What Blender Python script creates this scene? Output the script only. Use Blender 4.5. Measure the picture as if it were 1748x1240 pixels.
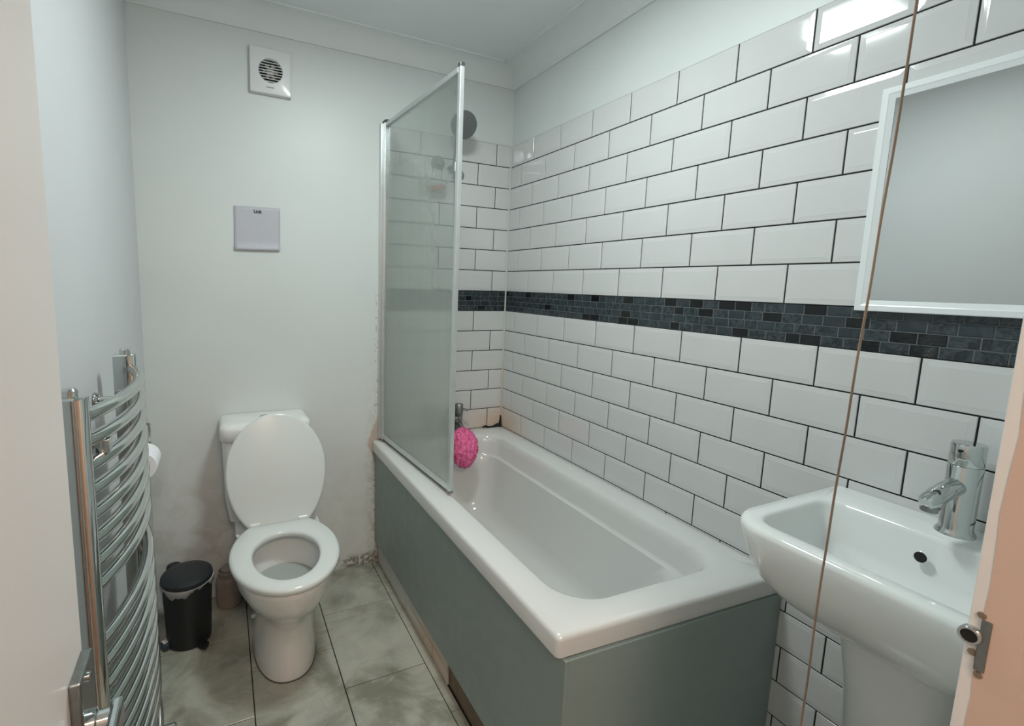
import bpy, bmesh, math, random
from mathutils import Vector, Matrix
random.seed(7)
SC = bpy.context.scene
for o in list(bpy.data.objects): bpy.data.objects.remove(o)
COL = SC.collection

# ------------------------------------------------------------------ camera
CAM = dict(loc=(-1.3314, -2.1935, 1.3599), yaw=-0.4434, pitch=0.1318, roll=0.0276, f=836.4158, du=-99.0, dv=-21.568)
def make_camera():
    a, b, c = CAM['yaw'], CAM['pitch'], CAM['roll']
    fw = Vector((-math.sin(a)*math.cos(b), math.cos(a)*math.cos(b), -math.sin(b)))
    r = Vector((math.cos(a), math.sin(a), 0)); u = r.cross(fw)
    rr = r*math.cos(c)+u*math.sin(c); uu = -r*math.sin(c)+u*math.cos(c)
    cd = bpy.data.cameras.new('camera'); co = bpy.data.objects.new('camera', cd); COL.objects.link(co)
    m = Matrix((rr, uu, -fw)).transposed().to_4x4(); m.translation = Vector(CAM['loc'])
    co.matrix_world = m
    cd.sensor_fit = 'HORIZONTAL'; cd.sensor_width = 36.0
    cd.lens = CAM['f']/1748*36.0
    cd.shift_x = -CAM['du']/1748; cd.shift_y = CAM['dv']/1748
    cd.clip_start = 0.01; cd.clip_end = 50
    SC.camera = co
make_camera()

# ------------------------------------------------------------------ world, lights, exposure
w = bpy.data.worlds.new('world'); SC.world = w; w.use_nodes = True
w.node_tree.nodes['Background'].inputs[0].default_value = (0.75, 0.8, 0.85, 1)
w.node_tree.nodes['Background'].inputs[1].default_value = 0.3
SC.view_settings.view_transform = 'Standard'; SC.view_settings.look = 'None'
SC.view_settings.gamma = 1.0; SC.view_settings.use_curve_mapping = False
SC.view_settings.exposure = 0.0
LAMP = (-0.80, -1.06)
def area(name, loc, rot, sx, sy, power, col):
    l = bpy.data.lights.new(name, 'AREA'); l.shape = 'RECTANGLE'; l.size = sx; l.size_y = sy
    l.energy = power; l.color = col
    o = bpy.data.objects.new(name, l); o.location = loc; o.rotation_euler = rot; COL.objects.link(o); return o
area('ceiling_lamp_light', (LAMP[0], LAMP[1], 2.318), (0, 0, 0), 0.22, 0.22, 11.3, (0.90, 1.0, 0.985))
area('hall_lamp_light', (-1.22, -3.10, 2.33), (0, 0, 0), 0.35, 0.35, 21.0, (1.0, 0.78, 0.64))

# ------------------------------------------------------------------ node helpers
class NB:
    def __init__(s, name):
        s.m = bpy.data.materials.new(name); s.m.use_nodes = True
        s.t = s.m.node_tree; s.p = s.t.nodes['Principled BSDF']; s.out = s.t.nodes['Material Output']
    def n(s, typ, **kw):
        nd = s.t.nodes.new(typ)
        for k, v in kw.items(): setattr(nd, k, v)
        return nd
    def put(s, sock, v):
        if hasattr(v, 'is_linked') or isinstance(v, bpy.types.NodeSocket): s.t.links.new(v, sock)
        else:
            if isinstance(v, tuple) and len(v) == 3 and sock.type == 'RGBA': v = (*v, 1)
            sock.default_value = v
    def math(s, op, a, b=0.0, c=None, clamp=False):
        nd = s.n('ShaderNodeMath', operation=op); nd.use_clamp = clamp
        s.put(nd.inputs[0], a); s.put(nd.inputs[1], b)
        if c is not None: s.put(nd.inputs[2], c)
        return nd.outputs[0]
    def pos(s):
        tc = s.n('ShaderNodeTexCoord'); sp = s.n('ShaderNodeSeparateXYZ'); s.t.links.new(tc.outputs['Object'], sp.inputs[0])
        s.co = tc.outputs['Object']; return sp.outputs[0], sp.outputs[1], sp.outputs[2]
    def noise(s, scale, detail=3, rough=.5, dist=0.0, vec=None):
        nd = s.n('ShaderNodeTexNoise'); nd.inputs['Scale'].default_value = scale
        nd.inputs['Detail'].default_value = detail; nd.inputs['Roughness'].default_value = rough
        nd.inputs['Distortion'].default_value = dist
        s.t.links.new(vec if vec is not None else s.co, nd.inputs['Vector']); return nd.outputs['Fac']
    def ramp(s, v, a, b, lo=0.0, hi=1.0, smooth=True):
        nd = s.n('ShaderNodeMapRange'); nd.interpolation_type = 'SMOOTHSTEP' if smooth else 'LINEAR'
        s.put(nd.inputs['Value'], v); s.put(nd.inputs['From Min'], a); s.put(nd.inputs['From Max'], b)
        s.put(nd.inputs['To Min'], lo); s.put(nd.inputs['To Max'], hi); return nd.outputs['Result']
    def mix(s, f, a, b):
        nd = s.n('ShaderNodeMix', data_type='RGBA'); s.put(nd.inputs[0], f); s.put(nd.inputs[6], a); s.put(nd.inputs[7], b)
        return nd.outputs[2]
    def bump(s, h, strength=.3, dist=.01):
        nd = s.n('ShaderNodeBump'); nd.inputs['Strength'].default_value = strength; nd.inputs['Distance'].default_value = dist
        s.put(nd.inputs['Height'], h); s.t.links.new(nd.outputs[0], s.p.inputs['Normal'])
    def set(s, **kw):
        for k, v in kw.items():
            s.put(s.p.inputs[{'col': 'Base Color', 'rough': 'Roughness', 'metal': 'Metallic', 'spec': 'Specular IOR Level',
                              'coat': 'Coat Weight', 'emit': 'Emission Color', 'estr': 'Emission Strength',
                              'sss': 'Subsurface Weight', 'trans': 'Transmission Weight', 'alpha': 'Alpha'}[k]], v)
        return s
def simple(name, col, rough=.5, metal=0.0, var=.04, scale=30, **kw):
    b = NB(name); b.pos(); n = b.noise(scale, 3)
    lo = tuple(c*(1-var) for c in col); hi = tuple(min(1, c*(1+var)) for c in col)
    b.set(col=b.mix(n, lo, hi), metal=metal, **kw)
    b.set(rough=b.ramp(n, .3, .7, rough*.93, rough*1.07))
    return b.m
def mx(b, *v):
    r = v[0]
    for q in v[1:]: r = b.math('MAXIMUM', r, q)
    return r

M = {}
M['ceramic'] = simple('ceramic', (.80, .82, .81), .09, var=.012, scale=6, coat=.4)
M['seat_plastic'] = simple('seat_plastic', (.70, .745, .73), .16, var=.01, scale=6)
M['acrylic'] = simple('acrylic', (.66, .67, .655), .16, var=.02, scale=5, coat=.2)
M['chrome'] = simple('chrome', (.58, .61, .60), .08, 1.0, var=.05, scale=60)
M['old_chrome'] = simple('old_chrome', (.28, .30, .29), .30, 1.0, var=.25, scale=90)
M['alu'] = simple('aluminium', (.66, .69, .69), .33, .75, var=.06, scale=40)
M['black'] = simple('black_plastic', (.010, .012, .013), .45, var=.2, scale=80)
M['lid_black'] = simple('lid_plastic', (.016, .020, .023), .42, var=.15, scale=80)
M['dark'] = simple('dark_hole', (.006, .006, .006), .7)
M['liner'] = simple('bin_liner', (.42, .43, .44), .4, var=.25, scale=50)
M['white_plastic'] = simple('white_plastic', (.76, .77, .77), .22, var=.01)
M['frame_white'] = simple('white_frame', (.82, .86, .87), .25, var=.01)
M['paper'] = simple('paper_card', (.52, .52, .57), .55, var=.03, scale=60)
M['ink'] = simple('ink', (.02, .02, .02), .6)
M['roll'] = simple('roll_tissue', (.86, .88, .90), .9, var=.02)
M['tube'] = simple('roll_tube', (.28, .19, .15), .85, var=.1)
M['orange'] = simple('orange_soap', (.75, .28, .16), .5, var=.15)
M['cord'] = simple('cord_fibre', (.33, .22, .155), .85, var=.55, scale=7)
M['silicone'] = simple('silicone', (.55, .56, .52), .45, var=.08, scale=60)
M['mould'] = simple('mould', (.012, .011, .009), .85, var=.4, scale=200)
M['block_blue'] = simple('block_blue', (.03, .055, .075), .35)
M['grey_plastic'] = simple('grey_plastic', (.13, .14, .14), .4, var=.15, scale=100)
M['seal'] = simple('rubber_seal', (.10, .10, .09), .6, var=.3, scale=80)
M['holder'] = simple('frosted_tub', (.30, .26, .235), .35, var=.1, scale=25)

b = NB('pouf_mesh'); b.pos(); n = b.noise(140, 4, .6)
b.set(col=b.mix(b.ramp(n, .35, .65), (.75, .07, .25), (.98, .27, .52)), rough=.6, sss=.0); b.bump(n, .5, .003); M['pink'] = b.m
b = NB('lamp_diffuser'); b.set(col=(.8, .8, .8), emit=(.93, 1.0, .985), estr=17.0); M['lamp'] = b.m
b = NB('hall_lamp_diffuser'); b.set(col=(.8, .8, .8), emit=(1., .82, .72), estr=6.0); M['lamp2'] = b.m
b = NB('mirror_glass'); b.set(col=(.66, .68, .67), metal=1.0, rough=.03); M['mirror'] = b.m
b = NB('bowl_water'); b.set(col=(.42, .46, .45), rough=.03); M['water'] = b.m

# painted walls
def paint(name, col, rough=.42, extra=None):
    b = NB(name); x, y, z = b.pos(); n = b.noise(3.2, 4, .55); f = b.noise(120, 2)
    c = b.mix(b.ramp(n, .3, .7), tuple(k*.975 for k in col), col)
    if extra: c = extra(b, x, y, z, c)
    b.set(col=c, rough=rough); b.bump(b.math('ADD', b.math('MULTIPLY', f, .25), n), .12, .004)
    return b.m
def back_stains_shade(b, x, y, z, c):
    n1 = b.noise(9, 5, .6, .6); n2 = b.noise(26, 5, .65, .4); n3 = b.noise(70, 4, .7)
    # grey grime and shadow painted low on the wall behind the toilet
    g = b.math('MULTIPLY', b.ramp(z, .85, .15), b.ramp(n1, .38, .68))
    g = b.math('MULTIPLY', g, b.ramp(x, -1.0, -1.2, .35, 1.0))
    c = b.mix(b.math('MULTIPLY', g, .42), c, (.36, .335, .26))
    # bare plaster patch beside the bath panel
    wx = b.math('ADD', x, b.math('MULTIPLY', n1, -.07))
    zz = b.math('ABSOLUTE', b.math('SUBTRACT', z, .60))
    wid = b.ramp(zz, 0.0, .16, -.765, -.715)
    patch = b.math('MULTIPLY', b.ramp(b.math('SUBTRACT', wx, wid), 0.0, .012), b.ramp(zz, .20, .14))
    c = b.mix(b.math('MULTIPLY', patch, .8), c, (.50, .38, .30))
    # yellowed dirt along that edge
    d = b.math('MULTIPLY', b.ramp(x, -.76, -.69), b.math('MULTIPLY', b.ramp(z, 1.25, .2), b.ramp(n2, .35, .65)))
    c = b.mix(b.math('MULTIPLY', d, .55), c, (.34, .30, .21))
    # small dark flakes up the edge of the screen
    fl = b.math('MULTIPLY', b.ramp(x, -.705, -.690), b.ramp(n3, .56, .62))
    c = b.mix(b.math('MULTIPLY', b.math('MULTIPLY', fl, b.ramp(z, 1.5, 1.2)), .7), c, (.12, .10, .08))
    # mould at the floor line
    m = b.math('MULTIPLY', b.ramp(x, -.90, -.80), b.math('MULTIPLY', b.ramp(b.math('ADD', z, b.math('MULTIPLY', n2, -.05)), .045, .01), b.ramp(n3, .42, .56)))
    c = b.mix(b.math('MULTIPLY', m, .85), c, (.085, .068, .045))
    m2 = b.math('MULTIPLY', b.ramp(x, -.88, -.78), b.math('MULTIPLY', b.ramp(z, .09, .0), b.ramp(n2, .4, .6)))
    c = b.mix(b.math('MULTIPLY', m2, .5), c, (.24, .20, .14))
    # scattered chips
    v = b.n('ShaderNodeTexVoronoi'); v.inputs['Scale'].default_value = 9; b.t.links.new(b.co, v.inputs['Vector'])
    ch = b.math('MULTIPLY', b.ramp(v.outputs['Distance'], .055, .03), b.math('MULTIPLY', b.ramp(n1, .5, .6), b.ramp(z, .95, .8)))
    return b.mix(b.math('MULTIPLY', ch, .7), c, (.16, .15, .12))
M['wall'] = paint('wall_paint', (.71, .75, .74))
M['wall_back'] = paint('back_wall_paint', (.70, .74, .728), extra=back_stains_shade)
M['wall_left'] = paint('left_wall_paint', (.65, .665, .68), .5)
M['ceiling'] = paint('ceiling_paint', (.80, .84, .85), .6)
M['coving'] = paint('coving_paint', (.76, .80, .795), .5)
M['door'] = paint('door_gloss_paint', (.80, .775, .755), .28)
M['lining'] = paint('lining_paint', (.80, .79, .76), .35)
M['peach'] = paint('peach_paint', (.66, .49, .395), .6)
M['hall_floor'] = simple('hall_floor', (.22, .15, .11), .5)

# glossy metro tile with orange soap scum near the bath corner
def stained(name, base, rough):
    b = NB(name); x, y, z = b.pos(); n = b.noise(22, 5, .6, .4); n1 = b.noise(5, 2)
    c = b.mix(b.ramp(n1, .3, .7), tuple(k*.975 for k in base), base)
    dist = b.math('SQRT', b.math('ADD', b.math('MULTIPLY', x, x), b.math('MULTIPLY', y, y)))
    m = b.math('MULTIPLY', b.ramp(dist, .35, .0), b.ramp(b.math('ADD', z, b.math('MULTIPLY', n, -.08)), .76, .60))
    m2 = b.math('MULTIPLY', b.ramp(dist, .02, .004), b.math('MULTIPLY', b.ramp(z, 1.05, .90), b.ramp(n, .2, .5)))
    c = b.mix(b.math('MULTIPLY', mx(b, m, b.math('MULTIPLY', m2, 1.6)), .55), c, (.62, .35, .17))
    b.set(col=c, rough=rough); return b.m
M['tile'] = stained('tile_glaze', (.66, .668, .665), .07)
M['sil_stained'] = stained('silicone_stained', (.62, .62, .57), .4)
M['grout'] = simple('grout', (.009, .011, .010), .85, var=.3, scale=120)
M['grout_grey'] = simple('mosaic_grout', (.12, .14, .145), .8, var=.2, scale=120)
def mosaic(name, c0, c1, rough=.12, sc=60):
    b = NB(name); b.pos(); n = b.noise(sc, 5, .7, 1.2)
    b.set(col=b.mix(b.ramp(n, .35, .68), c0, c1), rough=rough); b.bump(n, .35, .002); return b.m
M['mos_slate'] = mosaic('mosaic_slate', (.018, .025, .030), (.062, .078, .088))
M['mos_blue'] = mosaic('mosaic_blue', (.026, .036, .044), (.046, .060, .070), .08, 15)
M['mos_black'] = mosaic('mosaic_black', (.006, .007, .008), (.012, .014, .016), .05, 15)
b = NB('panel_paint'); x, y, z = b.pos(); n = b.noise(2.5, 4); n2 = b.noise(25, 4)
b.set(col=b.mix(b.ramp(n, .3, .7), (.255, .318, .300), (.280, .345, .328)), rough=b.ramp(n2, .3, .7, .36, .5)); M['panel'] = b.m
M['board'] = simple('raw_board', (.20, .155, .11), .8, var=.45, scale=14)

# stone effect floor tile
b = NB('floor_tile'); x, y, z = b.pos()
n1 = b.noise(4.5, 6, .55, .8); n2 = b.noise(11, 6, .6, 1.0); n3 = b.noise(2.0, 3, .5)
c = b.mix(b.ramp(n1, .33, .64), (.225, .230, .176), (.48, .49, .42))
c = b.mix(b.math('MULTIPLY', b.ramp(n2, .46, .62), .35), c, (.37, .385, .35))
c = b.mix(b.math('MULTIPLY', b.ramp(n3, .48, .70), .35), c, (.27, .235, .185))
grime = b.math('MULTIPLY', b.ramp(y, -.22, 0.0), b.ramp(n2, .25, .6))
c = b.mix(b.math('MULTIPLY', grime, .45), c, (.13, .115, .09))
b.set(col=c, rough=b.ramp(n2, .3, .7, .16, .30)); b.bump(n2, .08, .003); M['floor_tile'] = b.m

# shower glass : clear at the top and by the free edge, frosted with limescale lower down
b = NB('screen_glass'); x, y, z = b.pos(); n = b.noise(16, 4, .6, .3); nf = b.noise(260, 2, .5)
vert = b.n('ShaderNodeMapping'); vert.inputs['Scale'].default_value = (40, 40, 1.2); b.t.links.new(b.co, vert.inputs[0])
ns = b.noise(1.0, 3, .6, 0, vert.outputs[0])
fro = b.ramp(z, 1.36, .62, .30, 1.0)                       # local z, 0 at the rim
fro = b.math('MULTIPLY', fro, b.ramp(z, 1.385, 1.15, .15, 1.0))
edge = b.math('ADD', y, b.math('MULTIPLY', n, .06))
lim = b.math('MULTIPLY', b.ramp(z, 1.36, .72), -.10)
clearm = b.math('MULTIPLY', b.ramp(b.math('SUBTRACT', edge, lim), -.36, -.43), b.ramp(z, .705, .725))
fro = b.math('MULTIPLY', fro, b.math('SUBTRACT', 1.0, b.math('MULTIPLY', clearm, .92)))
fro = b.math('MULTIPLY', fro, b.ramp(ns, .25, .75, .97, 1.02), clamp=True)
tr = b.n('ShaderNodeBsdfTransparent'); tr.inputs[0].default_value = (.975, .995, .985, 1)
rf = b.n('ShaderNodeBsdfRefraction'); rf.inputs['Color'].default_value = (.95, .985, .96, 1); rf.inputs['IOR'].default_value = 1.05
b.put(rf.inputs['Roughness'], .30)
df = b.n('ShaderNodeBsdfDiffuse'); df.inputs[0].default_value = (.80, .86, .82, 1)
tl = b.n('ShaderNodeBsdfTranslucent'); tl.inputs[0].default_value = (.80, .86, .82, 1)
gl = b.n('ShaderNodeBsdfGlossy'); gl.inputs['Roughness'].default_value = .08
def ms(f, a, c_):
    nd = b.n('ShaderNodeMixShader'); b.put(nd.inputs[0], f); b.t.links.new(a, nd.inputs[1]); b.t.links.new(c_, nd.inputs[2]); return nd.outputs[0]
scat = ms(.5, df.outputs[0], tl.outputs[0]); frosted = ms(b.ramp(z, 1.3, .25, .06, .34), rf.outputs[0], scat)
body = ms(fro, tr.outputs[0], frosted)
fr = b.n('ShaderNodeFresnel'); fr.inputs[0].default_value = 1.35
res = ms(b.math('MULTIPLY', fr.outputs[0], .6), body, gl.outputs[0])
b.t.links.new(res, b.out.inputs['Surface']); M['glass'] = b.m

# ------------------------------------------------------------------ geometry helpers
def mesh_obj(name, bm, mat, parent=None, smooth=True, bevel=0.0, auto=35, loc=None):
    me = bpy.data.meshes.new(name)
    bmesh.ops.recalc_face_normals(bm, faces=bm.faces[:])
    bm.to_mesh(me); bm.free()
    o = bpy.data.objects.new(name, me); COL.objects.link(o)
    for m_ in (mat if isinstance(mat, (list, tuple)) else [mat]): me.materials.append(m_)
    if smooth:
        for p in me.polygons: p.use_smooth = True
        me.set_sharp_from_angle(angle=math.radians(auto))
    if bevel:
        md = o.modifiers.new('bevel', 'BEVEL'); md.width = bevel; md.segments = 3; md.limit_method = 'ANGLE'; md.angle_limit = math.radians(40)
        md.harden_normals = False
    if parent: o.parent = parent
    if loc: o.location = loc
    return o
def thing(name, label, cat, loc=(0, 0, 0), group=None):
    o = bpy.data.objects.new(name, None); COL.objects.link(o); o.location = loc; o.empty_display_size = .05
    o['label'] = label; o['category'] = cat
    if group: o['group'] = group
    return o
def tag(o, label, cat, group=None):
    o['label'] = label; o['category'] = cat
    if group: o['group'] = group
    return o
def struct(o): o['kind'] = 'structure'; return o
def box(bm, x0, x1, y0, y1, z0, z1, mi=0):
    vs = [bm.verts.new((x, y, z)) for x in (x0, x1) for y in (y0, y1) for z in (z0, z1)]
    for f in ((0, 1, 3, 2), (4, 6, 7, 5), (0, 4, 5, 1), (2, 3, 7, 6), (0, 2, 6, 4), (1, 5, 7, 3)):
        fc = bm.faces.new([vs[i] for i in f]); fc.material_index = mi
    return vs
def boxm(*a):
    bm = bmesh.new(); box(bm, *a); return bm
def loft(bm, loops, cap0=False, cap1=False, mi=0):
    rings = [[bm.verts.new(p) for p in L] for L in loops]; n = len(rings[0])
    for a, c in zip(rings, rings[1:]):
        for i in range(n):
            f = bm.faces.new((a[i], a[(i+1) % n], c[(i+1) % n], c[i])); f.material_index = mi
    if cap0: bm.faces.new(rings[0][::-1]).material_index = mi
    if cap1: bm.faces.new(rings[-1]).material_index = mi
    return rings
def circ(c, r, ax, n=32, r2=None):
    ax = Vector(ax).normalized(); u = ax.orthogonal().normalized()
    if abs(ax.z) < .99 and abs(ax.dot(Vector((0, 0, 1)))) < .9: u = (Vector((0, 0, 1))-ax*ax.z).normalized()
    v = ax.cross(u); c = Vector(c)
    return [c+u*r*math.cos(2*math.pi*i/n)+v*(r2 or r)*math.sin(2*math.pi*i/n) for i in range(n)]
def lathe(bm, prof, origin=(0, 0, 0), ax=(0, 0, 1), n=32, caps=True, mi=0):
    """prof: list of (distance along the axis, radius)"""
    o = Vector(origin); a = Vector(ax).normalized()
    return loft(bm, [circ(o+a*h, max(r, 1e-4), a, n) for h, r in prof], caps, caps, mi)
def tube(bm, pts, r, n=12, caps=True, flat=1.0):
    pts = [Vector(p) for p in pts]; rings = []; prev = None
    for i, p in enumerate(pts):
        t = (pts[min(i+1, len(pts)-1)]-pts[max(i-1, 0)]).normalized()
        u = t.orthogonal().normalized() if prev is None else (prev-t*prev.dot(t)).normalized()
        prev = u; v = t.cross(u); rr = r[i] if isinstance(r, (list, tuple)) else r
        rings.append([p+u*rr*math.cos(2*math.pi*k/n)+v*rr*flat*math.sin(2*math.pi*k/n) for k in range(n)])
    return loft(bm, rings, caps, caps)
def rrect(x0, x1, y0, y1, r, z, seg=8, skew=0.0):
    """rounded rectangle loop, r = (ll, lr, ur, ul) corner radii or one number; skew moves y0 at x1"""
    if not isinstance(r, (tuple, list)): r = (r,)*4
    P = []
    cs = [(x0, y0, 180, r[0]), (x1, y0, 270, r[1]), (x1, y1, 0, r[2]), (x0, y1, 90, r[3])]
    for (cx, cy, a0, rr) in cs:
        sx = 1 if cx == x0 else -1; sy = 1 if cy == y0 else -1
        ox, oy = cx+sx*rr, cy+sy*rr
        for k in range(seg+1):
            a = math.radians(a0+90*k/seg); px = ox+rr*math.cos(a); py = oy+rr*math.sin(a)
            P.append([px, py, z])
    # subdivide the long sides so that lofts stay regular
    Q = []; n = len(P)
    for i in range(n):
        Q.append(P[i])
        if (i+1) % (seg+1) == 0:
            A, B = P[i], P[(i+1) % n]
            for t in (.2, .4, .6, .8): Q.append([A[j]+(B[j]-A[j])*t for j in range(3)])
    if skew:
        for q in Q:
            t = (q[0]-x0)/(x1-x0); s = (y1-q[1])/(y1-y0); q[1] += skew*t*s
    return Q
def egg(cx, yc, hw, lf, lr, z, n=56, p=2.0, pr=2.0):
    P = []
    for i in range(n):
        a = 2*math.pi*i/n; c, s = math.cos(a), math.sin(a)
        e = p if s < 0 else pr
        X = hw*math.copysign(abs(c)**(2/e), c); Y = (lf if s < 0 else lr)*math.copysign(abs(s)**(2/e), s)
        P.append((cx+X, yc+Y, z))
    return P

# ------------------------------------------------------------------ room shell
H = 2.40
FL = -3.6
o = mesh_obj('floor', boxm(-1.75, .12, FL, .12, -.12, -.004), M['grout']); struct(o)
bm = bmesh.new()
def slab(bm, x0, x1, y0, y1, z=0.0, t=.004, g=.0016):
    x0 += g; x1 -= g; y0 += g; y1 -= g; e = .0012
    loft(bm, [[(x0, y0, z-t), (x1, y0, z-t), (x1, y1, z-t), (x0, y1, z-t)], [(x0, y0, z-e), (x1, y0, z-e), (x1, y1, z-e), (x0, y1, z-e)],
              [(x0+e, y0+e, z), (x1-e, y0+e, z), (x1-e, y1-e, z), (x0+e, y1-e, z)]], False, True)
cols = [(-1.61, -1.278, .70), (-1.278, -.996, .50), (-.996, -.706, .305)]
for x0, x1, off in cols:
    y = 0.0; k = 0; edges = [0.0]
    yy = -(off-.40*int(off/.40)) if off > .40 else -off
    while yy > -2.5: edges.append(yy); yy -= .40
    for a, c in zip(edges, edges[1:]): slab(bm, x0, x1, c, a)
for a, c in ((0, -.31), (-.31, -.50), (-.50, -.93), (-.93, -1.33), (-1.33, -1.7)): slab(bm, -.706, -.672, c, a, g=.001)
for a, c in ((-1.5, -1.9), (-1.9, -2.3)):
    slab(bm, -.706, -.40, c, a); slab(bm, -.40, 0, c, a)
t_ = mesh_obj('floor_tiles', bm, M['floor_tile'], o)
def bounded_slab(name, x0, x1, y0, y1, z0, z1, mat): return struct(mesh_obj(name, boxm(x0, x1, y0, y1, z0, z1), mat, smooth=False))
ceil = bounded_slab('ceiling', -1.75, .12, FL, .12, H, H+.1, M['ceiling'])
wb = bounded_slab('wall_back', -1.75, .12, 0.0, .12, -.12, H, M['wall_back'])
wr = bounded_slab('wall_right', 0.0, .12, FL, 0.0, -.12, H, M['wall'])
wl = bounded_slab('wall_left', -1.75, -1.61, FL, 0.0, -.12, H, M['wall_left'])
# wall with the doorway: deep reveal right of the opening, header over it
JX, JY = -.73, -2.0265
wf = bounded_slab('wall_front', JX+.02, 0.0, -2.52, JY-.002, 0, H, M['wall'])
hd = mesh_obj('header', boxm(-1.61, JX+.02, -2.52, JY-.002, 2.08, H), M['wall'], wf, smooth=False)
bounded_slab('wall_hall', -1.75, .12, FL, FL+.1, -.12, H, M['peach'])
hf = bounded_slab('floor_hall', -1.61, 0, FL+.1, -2.3, -.003, .001, M['hall_floor'])

# coving
def coving(name, path_a, path_b, inward, hor=.095, ver=.082):
    """concave quarter profile extruded from a to b; inward = unit vector away from the wall"""
    bm = bmesh.new(); prof = [(0, -ver-.006), (.006, -ver-.006), (.006, -ver)]
    for k in range(1, 10):
        a = math.pi/2*k/10
        prof.append((.006+(hor-.006)*(1-math.cos(a)), -ver+(ver-.005)*math.sin(a)))
    prof += [(hor, -.006), (hor+.006, -.006), (hor+.006, 0), (0, 0)]
    inw = Vector(inward)
    L = [[Vector(p)+inw*h+Vector((0, 0, H+v)) for h, v in prof] for p in (path_a, path_b)]
    loft(bm, L, True, True)
    return struct(mesh_obj(name, bm, M['coving'], auto=25))
coving('trim_1', (-1.61, 0, 0), (0, 0, 0), (0, -1, 0), .082, .078)
coving('trim_2', (0, 0, 0), (0, -2.03, 0), (-1, 0, 0), .105, .08)
coving('trim_3', (-1.61, 0, 0), (-1.61, -2.03, 0), (1, 0, 0), .09, .08)

# ------------------------------------------------------------------ wall tiles
TOP, T, TW, G = 2.05, .102, .1995, .0018
BAND = .0988
BTOP = TOP-7*T; BBOT = BTOP-BAND
THK = .007
def metro(bm, frame, s0, s1, z0, z1):
    """bevelled tile; frame(s, z, d) -> point, d = distance off the wall"""
    s0, s1 = s0+G, s1-G; z0, z1 = z0+G, z1-G
    if s1-s0 < .006: return
    tilt = [random.uniform(-.00022, .00022) for _ in range(4)]
    def ring(i, d, tl=False):
        q = [(s0+i, z0+i), (s1-i, z0+i), (s1-i, z1-i), (s0+i, z1-i)]
        return [frame(s, z, d+(tilt[k] if tl else 0)) for k, (s, z) in enumerate(q)]
    e = min(.011, (s1-s0)*.3)
    loft(bm, [ring(0, 0), ring(0, THK-.0022), ring(.0008, THK-.0011), ring(e, THK-.0003, True), ring(e+.002, THK, True)], False, True)
fr_r = lambda s, z, d: (-d, -s, z)          # right wall: s runs toward the camera
fr_b = lambda s, z, d: (-s, -d, z)          # back wall: s runs to the left
def rows(smax, first_hi, zmin, above, below, frame):
    bm = bmesh.new()
    def rowof(z0, z1, d1):
        e = [0.0]; s = d1
        while s < smax: e.append(s); s += TW
        e.append(smax)
        for a, c in zip(e, e[1:]): metro(bm, frame, max(a, THK) if a == 0 else a, c, z0, z1)
    for k in range(7): rowof(TOP-(k+1)*T, TOP-k*T, above[k % 2])
    k = 0; z = BBOT
    while z > zmin:
        rowof(max(z-T, zmin), z, below[k % 2]); z -= T; k += 1
    return bm
mesh_obj('wall_tiles', rows(2.02, 0, .002, (.2011, .1014), (.0963, .196), fr_r), M['tile'], wr, smooth=False)
mesh_obj('wall_tiles', rows(.668, 0, .52, (.0893, .189), (.189, .0893), fr_b), M['tile'], wb, smooth=False)
mesh_obj('grout', boxm(-.0035, 0, -2.02, 0, 0, TOP-.0005), M['grout'], wr, smooth=False)
mesh_obj('grout', boxm(-.668, 0, -.0035, 0, .5, TOP-.0005), M['grout'], wb, smooth=False)
def mosaic_band(smax, frame):
    bm = bmesh.new(); rh = BAND/4
    for r in range(4):
        s = .0025-random.uniform(0, .03) if r % 2 else .0025; z1 = BTOP-r*rh
        while s < smax:
            wdt = random.choice([.0485, .0485, .0485, .0485, .036, .052]); a, c = max(s, THK)+.0009, min(s+wdt, smax)-.0009
            s += wdt
            if c-a < .004: continue
            q = random.random(); mi = 2 if q < .20 else (1 if q < .45 else 0)
            za, zb = z1-rh+.0009, z1-.0009; e = .0011
            d = .0055+random.uniform(-.0003, .0003)
            R = lambda i, dd: [frame(a+i, za+i, dd), frame(c-i, za+i, dd), frame(c-i, zb-i, dd), frame(a+i, zb-i, dd)]
            loft(bm, [R(0, 0), R(0, d-e), R(e, d)], False, True, mi)
    return bm
MOS = [M['mos_slate'], M['mos_blue'], M['mos_black']]
mesh_obj('mosaic_band', mosaic_band(2.02, fr_r), MOS, wr, smooth=False)
mesh_obj('mosaic_band', mosaic_band(.668, fr_b), MOS, wb, smooth=False)
mesh_obj('mosaic_grout', boxm(-.0045, -.0034, -2.02, 0, BBOT+.001, BTOP-.001), M['grout_grey'], wr, smooth=False)
mesh_obj('mosaic_grout', boxm(-.668, 0, -.0045, -.0034, BBOT+.001, BTOP-.001), M['grout_grey'], wb, smooth=False)
# silicone bead in the tiled corner and its mouldy foot
bm = bmesh.new(); tube(bm, [(-.0075, -.0075, z) for z in (.6255, .9, 1.3, 1.7, 2.05)], .0042, 10)
mesh_obj('silicone_bead', bm, M['sil_stained'], wr)
bm = bmesh.new()
pp = [(-.008-.11*t, -.009, .625+.006*math.sin(9*t)) for t in [0, .1, .2, .35, .5, .65, .8, .9, 1]]
tube(bm, pp, [.012, .011, .009, .0075, .007, .0065, .0055, .004, .001], 8)
tube(bm, [(-.009, -.009, .62), (-.009, -.009, .64), (-.009, -.009, .66), (-.008, -.008, .70)], [.014, .010, .006, .001], 8)
mesh_obj('black_mould', bm, M['mould'], wb)

# ------------------------------------------------------------------ door, lining
door = bpy.data.objects.new('door_1', None); COL.objects.link(door); door.location = (-1.452, -1.7035, 0); struct(door)
door.rotation_euler = (0, 0, math.radians(0.9))
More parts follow.
